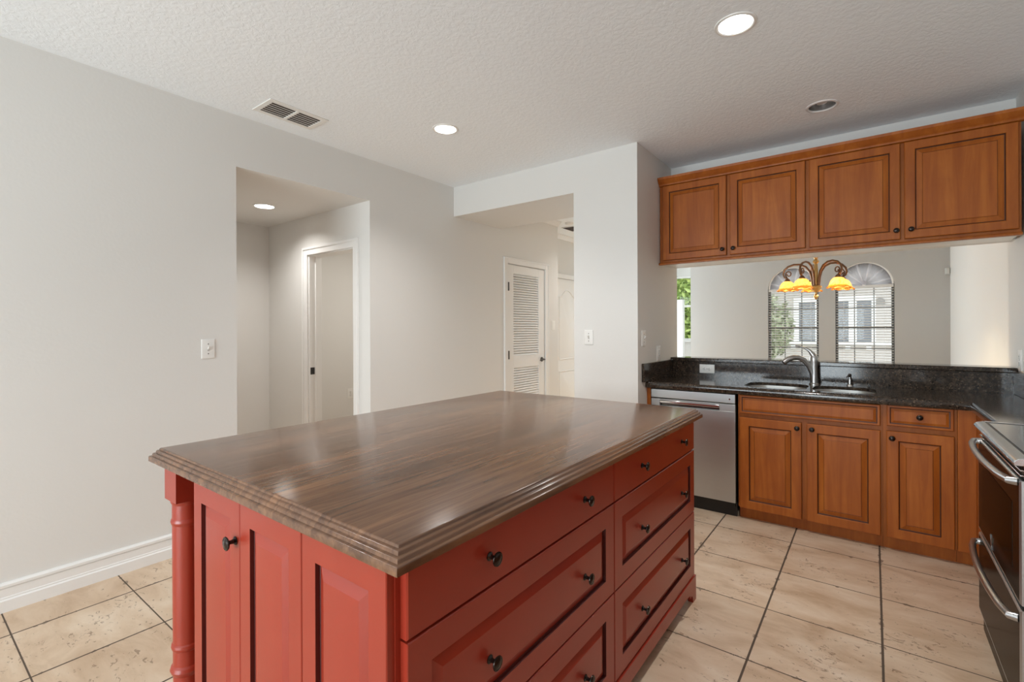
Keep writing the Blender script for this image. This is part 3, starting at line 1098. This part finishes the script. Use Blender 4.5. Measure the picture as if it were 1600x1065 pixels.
# turned corner posts
for y in (0.618, 2.375):
    x = -1.805
    ps = MB()
    ps.box(x - 0.048, x + 0.048, y - 0.048, y + 0.048, 0.772, 0.88)
    ps.box(x - 0.048, x + 0.048, y - 0.048, y + 0.048, 0.0, 0.15)
    ps.lathe((x, y, 0), (0, 0, 1), [(0.047, 0.15), (0.047, 0.162), (0.043, 0.170), (0.040, 0.18), (0.041, 0.205), (0.046, 0.212), (0.049, 0.222), (0.046, 0.232), (0.041, 0.238),
                                    (0.041, 0.285), (0.0445, 0.290), (0.046, 0.297), (0.0445, 0.304), (0.041, 0.308), (0.0415, 0.5), (0.042, 0.690), (0.0445, 0.694), (0.046, 0.701), (0.0445, 0.708), (0.042, 0.712),
                                    (0.042, 0.757), (0.044, 0.760), (0.046, 0.766), (0.046, 0.772)], 32)
    ps.build('turned_post', RED, isl, sharp=22)

# ------------------------------------------------------------------ base cabinets, dishwasher
YF = 3.592
def knob2(mb, O, N):
    mb.lathe(O, N, [(0.009, 0), (0.0085, 0.002), (0.0055, 0.005), (0.005, 0.011), (0.0075, 0.014), (0.0145, 0.017), (0.0158, 0.020), (0.0145, 0.0245), (0.0095, 0.028), (0.0, 0.0295)], 20, cap0=False)


CPROF = lambda st, th=0.02: [(0, -th, 0), (0, -0.004, 1), (0.004, 0, 0), (st - 0.003, 0, 0), (st, -0.002, 0), (st + 0.003, -0.009, 1), (st + 0.006, -0.0105, 1), (st + 0.0065, -0.0105, 0), (st + 0.033, -0.002, 0), (st + 0.0345, -0.003, 1), (st + 0.0365, -0.0012, 0)]


def front(parent, name, a, b, z0, z1, st, y=YF, knob_at=None, prof=None):
    o = MB().panel((a, y, z0), (1, 0, 0), (0, 0, 1), (0, -1, 0), b - a, z1 - z0, prof or CPROF(st)).build(name, [MAPLE, GLAZE], parent, sharp=9)
    if knob_at:
        kb = MB(); knob2(kb, (knob_at[0], y, knob_at[1]), (0, -1, 0))
        tag(kb.build('knob', BRONZE, o), 'dark bronze knob')
    return o


def carcass(parent, x0, x1, toe=True):
    mb = MB()
    mb.box(x0, x0 + 0.018, YF + 0.021, 4.15, 0.085, 0.868); mb.box(x1 - 0.018, x1, YF + 0.021, 4.15, 0.085, 0.868)
    mb.box(x0 + 0.018, x1 - 0.018, YF + 0.021, 4.15, 0.085, 0.103)
    mb.box(x0, x1, YF + 0.0205, YF + 0.04, 0.085, 0.868)
    mb.build('body', MAPLE, parent)
    box(x0, x1, YF + 0.066, YF + 0.085, 0.0, 0.085).build('toe_kick', MAPLE, parent)


sc_ = thing('sink_cabinet', (-0.35, YF, 0), 'glazed maple base cabinet under the sink with two doors', 'base cabinet', 'maple base cabinets')
carcass(sc_, -0.750, 0.0445)
front(sc_, 'false_front', -0.738, 0.034, 0.735, 0.862, 0.012, prof=[(0, -0.02, 0), (0, -0.004, 1), (0.004, 0, 0), (0.014, 0, 0), (0.016, -0.002, 1), (0.02, -0.003, 1), (0.034, 0.002, 0), (0.036, 0.002, 0)])
front(sc_, 'door', -0.738, -0.370, 0.083, 0.708, 0.058, knob_at=(-0.394, 0.672))
front(sc_, 'door', -0.342, 0.034, 0.083, 0.708, 0.058, knob_at=(-0.312, 0.674))
dc = thing('drawer_cabinet', (0.21, YF, 0), 'narrow glazed maple base cabinet with one drawer and one door', 'base cabinet', 'maple base cabinets')
carcass(dc, 0.0455, 0.372)
front(dc, 'drawer', 0.064, 0.358, 0.742, 0.866, 0.012, knob_at=(0.212, 0.806), prof=[(0, -0.02, 0), (0, -0.004, 1), (0.004, 0, 0), (0.014, 0, 0), (0.016, -0.002, 1), (0.02, -0.003, 1), (0.034, 0.002, 0), (0.036, 0.002, 0)])
front(dc, 'door', 0.062, 0.360, 0.085, 0.712, 0.056, knob_at=(0.088, 0.672))
cc = thing('corner_cabinet', (0.6, 3.4, 0), 'maple corner filler cabinet between the drawer cabinet and range', 'base cabinet', 'maple base cabinets')
cb = MB()
cb.box(0.373, 0.449, YF + 0.002, YF + 0.04, 0.085, 0.868)
cb.box(0.449, 1.02, 2.862, 3.80, 0.085, 0.868)
cb.build('body', MAPLE, cc, bevel=0.002)
tk = MB()
tk.box(0.373, 0.50, YF + 0.066, YF + 0.085, 0, 0.085); tk.box(0.515, 0.53, 2.862, YF + 0.066, 0, 0.085)
tk.build('toe_kick', MAPLE, cc)
ep = tag(box(-1.399, -1.3685, YF + 0.004, 4.15, 0.0, 0.868).build('end_panel', MAPLE, bevel=0.002), 'narrow maple filler panel between the pier and dishwasher', 'cabinet panel')

dw = thing('dishwasher', (-1.06, YF, 0), 'stainless steel dishwasher with a pocket handle under granite counter', 'dishwasher')
DX0, DX1 = -1.362, -0.764
box(DX0 + 0.01, DX1 - 0.01, YF + 0.028, 4.14, 0.07, 0.855).build('tub', BLACK, dw)
MB().prism([(YF - 0.008, 0.798), (YF - 0.008, 0.860), (YF + 0.026, 0.860), (YF + 0.026, 0.798), (YF + 0.0, 0.793)], 0, DX0, DX1).build('control_band', STEEL, dw, bevel=0.002)
dr = MB()
hx0, hx1 = -1.297, -0.868
dr.box(DX0, DX1, YF - 0.004, YF + 0.026, 0.105, 0.738)
dr.box(DX0, hx0, YF - 0.004, YF + 0.026, 0.738, 0.789); dr.box(hx1, DX1, YF - 0.004, YF + 0.026, 0.738, 0.789)
dr.box(hx0, hx1, YF - 0.004, YF + 0.026, 0.779, 0.789)
dr.build('door', STEEL, dw, bevel=0.0015)
tag(box(hx0, hx1, YF + 0.02, YF + 0.027, 0.738, 0.779).build('handle_pocket', BLKSTEEL, dw), 'dark recess behind the handle')
MB().box(hx0, hx1, YF - 0.006, YF + 0.008, 0.757, 0.778).build('handle_bar', CHROME, dw, bevel=0.004)
tag(box(DX0, DX1, YF + 0.045, YF + 0.06, 0.0, 0.10).build('toe_kick', BLACK, dw), 'black toe kick')
MB().lathe((-0.80, YF - 0.008, 0.825), (0, -1, 0), [(0.006, 0), (0.005, 0.001)], 14).build('badge', CHROME, dw)

# ------------------------------------------------------------------ granite countertop
ZC = 0.915
ct = thing('granite_countertop', (-0.4, 3.9, ZC), 'dark brown speckled granite counter with backsplash and raised ledge', 'countertop')
outl = [(XP + 0.0, 3.562), (0.42, 3.562), (0.42, 2.858), (1.028, 2.858), (1.028, 3.818), (0.699, 3.818), (0.699, 4.172), (XP + 0.0, 4.172)]
bowlL = rrect(-0.735, -0.355, 3.632, 4.012, 0.11)
bowlR = rrect(-0.325, 0.015, 3.640, 4.005, 0.11)
cp = MB()
edge = [(0.004, 0.868), (0.0, 0.874), (0.0, 0.900), (0.004, 0.909), (0.012, 0.915)]
cp.rings([[(p[0], p[1], z) for p in offset_poly(outl, i)] for i, z in edge], 0, False, False)
cp.plate(offset_poly(outl, 0.012), [bowlL, bowlR], ZC, up=True)
cp.plate(offset_poly(outl, 0.004), [rrect(-0.765, 0.045, 3.61, 4.04, 0.02)], 0.868, up=False)
cp.wall_strip(list(reversed(rrect(-0.765, 0.045, 3.61, 4.04, 0.02))), 0.868, 0.894)
cp.plate(rrect(-0.765, 0.045, 3.61, 4.04, 0.02), [bowlL, bowlR], 0.894, up=False)
cp.wall_strip(list(reversed(bowlL)), 0.894, ZC); cp.wall_strip(list(reversed(bowlR)), 0.894, ZC)
cp.build('slab', GRANITE, ct, recalc=False)
box(XP + 0.02, 0.68, 4.153, 4.174, ZC, 1.04).build('backsplash', GRANITE, ct)
MB().box(XP, 0.699, 4.138, 4.335, 1.041, 1.073).build('ledge', GRANITE, ct, bevel=0.006)
MB().box(XP + 0.001, XP + 0.021, 3.49, 4.153, ZC, 1.055).build('side_splash', GRANITE, ct, bevel=0.003)
MB().box(0.680, 0.699, 3.82, 4.153, ZC, 1.055).build('side_splash', GRANITE, ct, bevel=0.003)

sk = thing('double_sink', (-0.36, 3.83, 0.868), 'undermount stainless double bowl sink in the granite counter', 'sink')
for lp, nm in ((bowlL, 'bowl'), (bowlR, 'bowl')):
    cx = sum(p[0] for p in lp) / len(lp); cy = sum(p[1] for p in lp) / len(lp)
    rr = []
    for s_, z in ((1.05, 0.8935), (1.0, 0.8935), (0.985, 0.80), (0.96, 0.70), (0.90, 0.683), (0.2, 0.676)):
        rr.append([(cx + (p[0] - cx) * s_, cy + (p[1] - cy) * s_, z) for p in lp])
    bo = MB().rings(rr, 0, False, True).build('bowl', SINKM, sk)
    MB().lathe((cx, cy, 0.677), (0, 0, 1), [(0.042, 0), (0.040, 0.004), (0.02, 0.001)], 20).build('drain', CHROME, bo)

fc = thing('kitchen_faucet', (-0.337, 4.05, ZC), 'brushed nickel single lever faucet behind the double sink', 'faucet')
fx, fy = -0.337, 4.05
MB().lathe((fx, fy, ZC), (0, 0, 1), [(0.031, 0), (0.031, 0.006), (0.026, 0.012), (0.024, 0.06), (0.0235, 0.12), (0.026, 0.165), (0.028, 0.19), (0.022, 0.205), (0.0, 0.21)], 24).build('body', NICKEL, fc)
dxy = Vector((-0.88, -0.47, 0))
sp_ = [Vector((fx, fy, ZC + q[1])) + dxy * q[0] for q in ((0.0, 0.03), (0.012, 0.085), (0.035, 0.135), (0.068, 0.175), (0.105, 0.192), (0.14, 0.192), (0.175, 0.178), (0.205, 0.155))]
MB().tube(sp_, [0.022, 0.0195, 0.018, 0.0175, 0.0175, 0.019, 0.0205, 0.0195], 16).build('spout', NICKEL, fc)
lv_ = [Vector((fx, fy, ZC + q[1])) + Vector((-0.97, -0.2, 0)) * q[0] for q in ((0.0, 0.185), (0.008, 0.215), (0.03, 0.243), (0.06, 0.262), (0.095, 0.274), (0.118, 0.278))]
MB().tube(lv_, [0.022, 0.018, 0.011, 0.0075, 0.006, 0.005], 12).build('lever', NICKEL, fc)
sd = thing('soap_dispenser', (-0.13, 4.09, ZC), 'slim chrome soap dispenser on granite right of the faucet', 'soap dispenser')
MB().lathe((-0.13, 4.09, ZC), (0, 0, 1), [(0.019, 0), (0.018, 0.006), (0.011, 0.012), (0.010, 0.045), (0.006, 0.05), (0.006, 0.062)], 18).build('body', CHROME, sd)
MB().tube([(-0.13, 4.09, ZC + 0.066), (-0.137, 4.07, ZC + 0.070), (-0.145, 4.045, ZC + 0.064)], [0.008, 0.006, 0.0045], 10).build('nozzle', CHROME, sd)

# ------------------------------------------------------------------ wall cabinets
YU = 3.867
def wall_cabinet(x0, x1, doors, label):
    r = thing('wall_cabinet', ((x0 + x1) / 2, YU, 1.85), label, 'wall cabinet', 'maple wall cabinets over the pass-through')
    b = MB()
    b.box(x0, x1, YU + 0.021, 4.17, 1.856, 2.478)
    b.build('body', MAPLE, r)
    tag(box(x0, x1, YU + 0.031, 4.174, 1.849, 1.8555).build('bottom_panel', WHITEPL, r), 'pale underside panel')
    for a, c_, kx, kz in doors:
        front(r, 'door', a, c_, 1.874, 2.476, 0.052, YU, (kx, kz))
    return r


wall_cabinet(-1.396, -0.359, [(-1.367, -0.882, -0.908, 1.918), (-0.857, -0.371, -0.832, 1.918)], 'two door maple wall cabinet at the pier end')
wall_cabinet(-0.359, 0.672, [(-0.347, 0.140, 0.120, 1.928), (0.160, 0.660, 0.192, 1.928)], 'two door maple wall cabinet at the range end')
cm = MB()
cm.prism([(YU + 0.012, 2.479), (YU + 0.004, 2.484), (YU + 0.002, 2.494), (YU - 0.004, 2.500), (YU - 0.012, 2.506), (YU - 0.022, 2.522), (YU - 0.028, 2.528), (YU - 0.030, 2.545), (YU + 0.03, 2.545), (YU + 0.03, 2.479)], 0, -1.398, 0.690)
tag(cm.build('cabinet_crown', [MAPLE]), 'maple crown moulding along the top of the wall cabinets', 'moulding')
lr = MB()
lr.prism([(YU - 0.004, 1.838), (YU - 0.006, 1.848), (YU, 1.8555), (YU + 0.03, 1.8555), (YU + 0.03, 1.838)], 0, -1.398, 0.672)
tag(lr.build('light_rail', [MAPLE]), 'thin maple rail along the bottom of the wall cabinets', 'moulding')
pk = thing('puck_light', (0.63, 4.05, 2.48), 'small white bulb on top of cabinets at right wall', 'light bulb')
MB().lathe((0.63, 4.05, 2.479), (0, 0, 1), [(0.022, 0), (0.022, 0.06), (0.012, 0.075), (0.012, 0.09), (0.017, 0.10), (0.015, 0.125), (0.0, 0.14)], 16).build('bulb', WHITEPL, pk)
pk = thing('cord_end', (-1.35, 4.10, 2.48), 'small white cord end on top of cabinets by the pier', 'cord')
MB().tube([(-1.385, 4.12, 2.479), (-1.388, 4.12, 2.56), (-1.375, 4.11, 2.61), (-1.35, 4.10, 2.575)], 0.008, 8).build('cord', WHITEPL, pk)

# ------------------------------------------------------------------ range
rg = thing('range', (0.70, 2.485, 0), 'stainless and black glass range with bowed handles, cut by frame edge', 'range')
RY0, RY1, RX = 2.118, 2.848, 0.36
box(0.402, 1.02, RY0, RY1, 0.045, 0.894).build('body', BLKSTEEL, rg)
fe = MB()
fe.prism([(0.348, 0.893), (0.345, 0.900), (0.349, 0.908), (0.355, 0.913), (0.378, 0.920), (0.378, 0.893)], 1, RY0 - 0.004, RY1 + 0.004)
fe.box(0.378, 1.02, RY0 - 0.004, RY0 + 0.014, 0.893, 0.920); fe.box(0.378, 1.02, RY1 - 0.010, RY1 + 0.004, 0.893, 0.920)
fe.box(0.98, 1.02, RY0 + 0.014, RY1 - 0.010, 0.893, 0.93)
fe.build('cooktop_frame', CHROME, rg, bevel=0.0015)
tag(box(0.386, 0.98, RY0 + 0.014, RY1 - 0.045, 0.896, 0.9195).build('glass_cooktop', BLACKGL, rg), 'black glass cooktop')
gb = MB()
gb.box(0.3785, 0.3855, RY0 + 0.0145, RY1 - 0.0105, 0.895, 0.9185); gb.box(0.3855, 0.98, RY1 - 0.0445, RY1 - 0.0105, 0.895, 0.9185)
tag(gb.build('cooktop_border', BLACK, rg), 'matt black border of the cooktop')
vs_ = MB()
vs_.box(0.372, 0.402, RY0, RY1, 0.850, 0.893)
vs_.build('vent_panel', BLKSTEEL, rg)
for z in (0.858, 0.874):
    box(0.362, 0.373, RY0 + 0.01, RY1 - 0.01, z, z + 0.005).build('vent_lip', CHROME, rg, bevel=0.001)
def oven_door(z0, z1, zh, glass):
    d = MB().panel((RX, RY0 + 0.002, z0), (0, 1, 0), (0, 0, 1), (-1, 0, 0), RY1 - RY0 - 0.004, z1 - z0,
                   [(0, -0.04, 0), (0, -0.014, 1), (0, -0.004, 0), (0.004, 0, 0), (0.010, 0, 0), (0.0105, 0.0005, 1)]).build('oven_door', [STEEL, BLKSTEEL], rg)
    ya, yb = RY0 + 0.03, RY1 - 0.03
    pts = [(RX, ya, zh), (RX - 0.018, ya + 0.004, zh)]
    for k in range(1, 12):
        t = k / 12
        pts.append((RX - 0.022 - 0.022 * math.sin(math.pi * t) ** 0.7, ya + 0.01 + (yb - ya - 0.02) * t, zh))
    pts += [(RX - 0.018, yb - 0.004, zh), (RX, yb, zh)]
    MB().tube(pts, [0.013, 0.012] + [0.0115] * 11 + [0.012, 0.013], 12).build('handle', NICKEL, d)
    if glass:
        box(RX - 0.0012, RX, RY0 + 0.10, RY1 - 0.10, z0 + 0.08, z1 - 0.09).build('window', OVENWIN, d)
    return d


up = oven_door(0.462, 0.846, 0.838, True)
lo = oven_door(0.118, 0.446, 0.412, False)
em = MB()  # two slim chrome strokes low on the upper door
em.obox((RX - 0.002, 2.565, 0.500), (0, 0.003, 0), (0, -0.012, -0.026), (0.001, 0, 0))
em.obox((RX - 0.002, 2.545, 0.508), (0, 0.002, 0), (0, 0.008, -0.017), (0.001, 0, 0))
tag(em.build('emblem', CHROME, up), 'small chrome emblem mark')
box(0.375, 0.402, RY0, RY1, 0.03, 0.112).build('toe_panel', BLKSTEEL, rg)
for y in (RY0 + 0.05, RY1 - 0.05):
    for x in (0.46, 0.95):
        MB().lathe((x, y, 0), (0, 0, 1), [(0.018, 0), (0.018, 0.01), (0.01, 0.012), (0.01, 0.046)], 12).build('foot', BLACK, rg)

# ------------------------------------------------------------------ chandelier
CX, CY = -0.448, 5.60
ch = thing('chandelier', (CX, CY, CZ), 'bronze and gold chandelier with lit scalloped amber glass shades', 'chandelier')
MB().lathe((CX, CY, CZ), (0, 0, -1), [(0.07, 0), (0.068, 0.012), (0.03, 0.03), (0.012, 0.045)], 24).build('canopy', COPPER, ch)
MB().tube([(CX, CY, CZ - 0.03), (CX, CY, 2.05)], 0.006, 8).build('stem', COPPER, ch)
MB().lathe((CX, CY, 0), (0, 0, 1), [(0.0, 2.06), (0.018, 2.045), (0.022, 2.02), (0.012, 2.0), (0.026, 1.985), (0.028, 1.97), (0.014, 1.955), (0.017, 1.93), (0.020, 1.86), (0.018, 1.78), (0.022, 1.745), (0.046, 1.735),
                                    (0.050, 1.72), (0.040, 1.70), (0.022, 1.685), (0.010, 1.672), (0.008, 1.655), (0.0, 1.65)], 24).build('column', GOLD, ch)
MB().lathe((CX, CY, 0), (0, 0, 1), [(0.0, 1.60), (0.010, 1.607), (0.020, 1.625), (0.020, 1.640), (0.010, 1.655), (0.0, 1.66)], 18).build('finial', GOLD, ch)
RC = 0.250
for k in range(5):
    a = R_(-45 + 4.6 - 72 * k)
    d = Vector((math.cos(a), math.sin(a), 0))
    def P(r, z): return Vector((CX, CY, z)) + d * r
    pts = [P(0.022, 1.715), P(0.030, 1.76), P(0.036, 1.82), P(0.052, 1.88), P(0.085, 1.93), P(0.135, 1.958), P(0.19, 1.962), P(0.243, 1.945), P(0.278, 1.912), P(0.288, 1.872), P(0.276, 1.838), P(0.250, 1.822)]
    arm = MB().tube(pts, [0.010] * 9 + [0.009, 0.008, 0.008], 10)
    sc2 = [P(0.250, 1.825)]
    for j in range(1, 13):
        t = j / 12
        ang = R_(-60 + 430 * t)
        rr_ = 0.034 * (1 - 0.55 * t)
        sc2.append(P(0.238 + rr_ * math.cos(ang) * 0.9, 1.868 + rr_ * math.sin(ang)))
    arm.tube(sc2, [0.006] * 11 + [0.006, 0.008], 8)
    arm.build('arm', COPPER, ch)
    c0 = P(RC, 0)
    MB().lathe((c0.x, c0.y, 0), (0, 0, 1), [(0.010, 1.825), (0.018, 1.818), (0.026, 1.805), (0.030, 1.788), (0.026, 1.785)], 18).build('fitter', COPPER, ch)
    n = 40
    rr = []
    for r_, z, wv in ((0.024, 1.795, 0), (0.040, 1.786, 0), (0.056, 1.768, 0), (0.066, 1.745, 0), (0.072, 1.722, 0.0), (0.082, 1.706, 0.002), (0.095, 1.697, 0.004)):
        rr.append([(c0.x + (r_ + wv * math.sin(8 * t)) * math.cos(t), c0.y + (r_ + wv * math.sin(8 * t)) * math.sin(t), z + wv * 1.2 * math.cos(8 * t)) for t in [2 * math.pi * q / n for q in range(n)]])
    so = MB().rings(rr, [0, 0, 0, 0, 1, 1], False, False).build('shade', [AMBER, AMBERRIM], ch)
    sm_ = so.modifiers.new('thick', 'SOLIDIFY'); sm_.thickness = 0.003
    tag(so, 'scalloped amber glass shade')
    l = bpy.data.lights.new('bulb_light', 'POINT'); l.energy = 10; l.color = (1, 0.80, 0.50); l.shadow_soft_size = 0.018
    lo_ = bpy.data.objects.new('bulb_light', l); COL.objects.link(lo_)
    lo_.parent = ch
    lo_.location = Vector((c0.x, c0.y, 1.742)) - ch.location

# added lamp, out of view, that brightens the room beyond the hall doorway
sr = thing('ceiling_lamp', (-3.8, 3.5, 2.45), 'round white ceiling lamp in the room beyond the hall', 'ceiling lamp')
MB().lathe((-3.8, 3.5, 2.45), (0, 0, -1), [(0.14, 0), (0.14, 0.02), (0.12, 0.05), (0.0, 0.07)], 28).build('diffuser', LENS, sr)
area_light('lamp', (-3.8, 3.5, 2.37), (0, 0, -1), 0.22, 0.22, 10, (1, 0.96, 0.9), sr, 'DISK')

# added unseen base cabinets that darken and warm the bounce onto the island drawers
pc = thing('side_cabinet', (0.74, 0.6, 0), 'maple base cabinets with granite top along the right wall nearer than the range', 'base cabinet')
box(0.47, 1.028, -0.9, 2.10, 0.09, 0.87).build('body', MAPLE, pc)
box(0.53, 1.028, -0.9, 2.10, 0.0, 0.09).build('toe_kick', MAPLE, pc)
MB().box(0.43, 1.028, -0.92, 2.105, 0.871, 0.915).build('granite_top', GRANITE, pc, bevel=0.005)
for k in range(5):
    ya = -0.895 + k * 0.598
    for nm, z0, z1 in (('door', 0.10, 0.71), ('drawer', 0.73, 0.862)):
        pr = [(0, 0, 0), (0, 0.016, 0), (0.004, 0.02, 0)]
        if nm == 'door': pr += [(i, d + 0.02, m_) for i, d, m_ in CPROF(0.06)[3:]]
        MB().panel((0.47, ya + 0.59, z0), (0, -1, 0), (0, 0, 1), (-1, 0, 0), 0.585, z1 - z0, pr).build(nm, [MAPLE, GLAZE], pc)
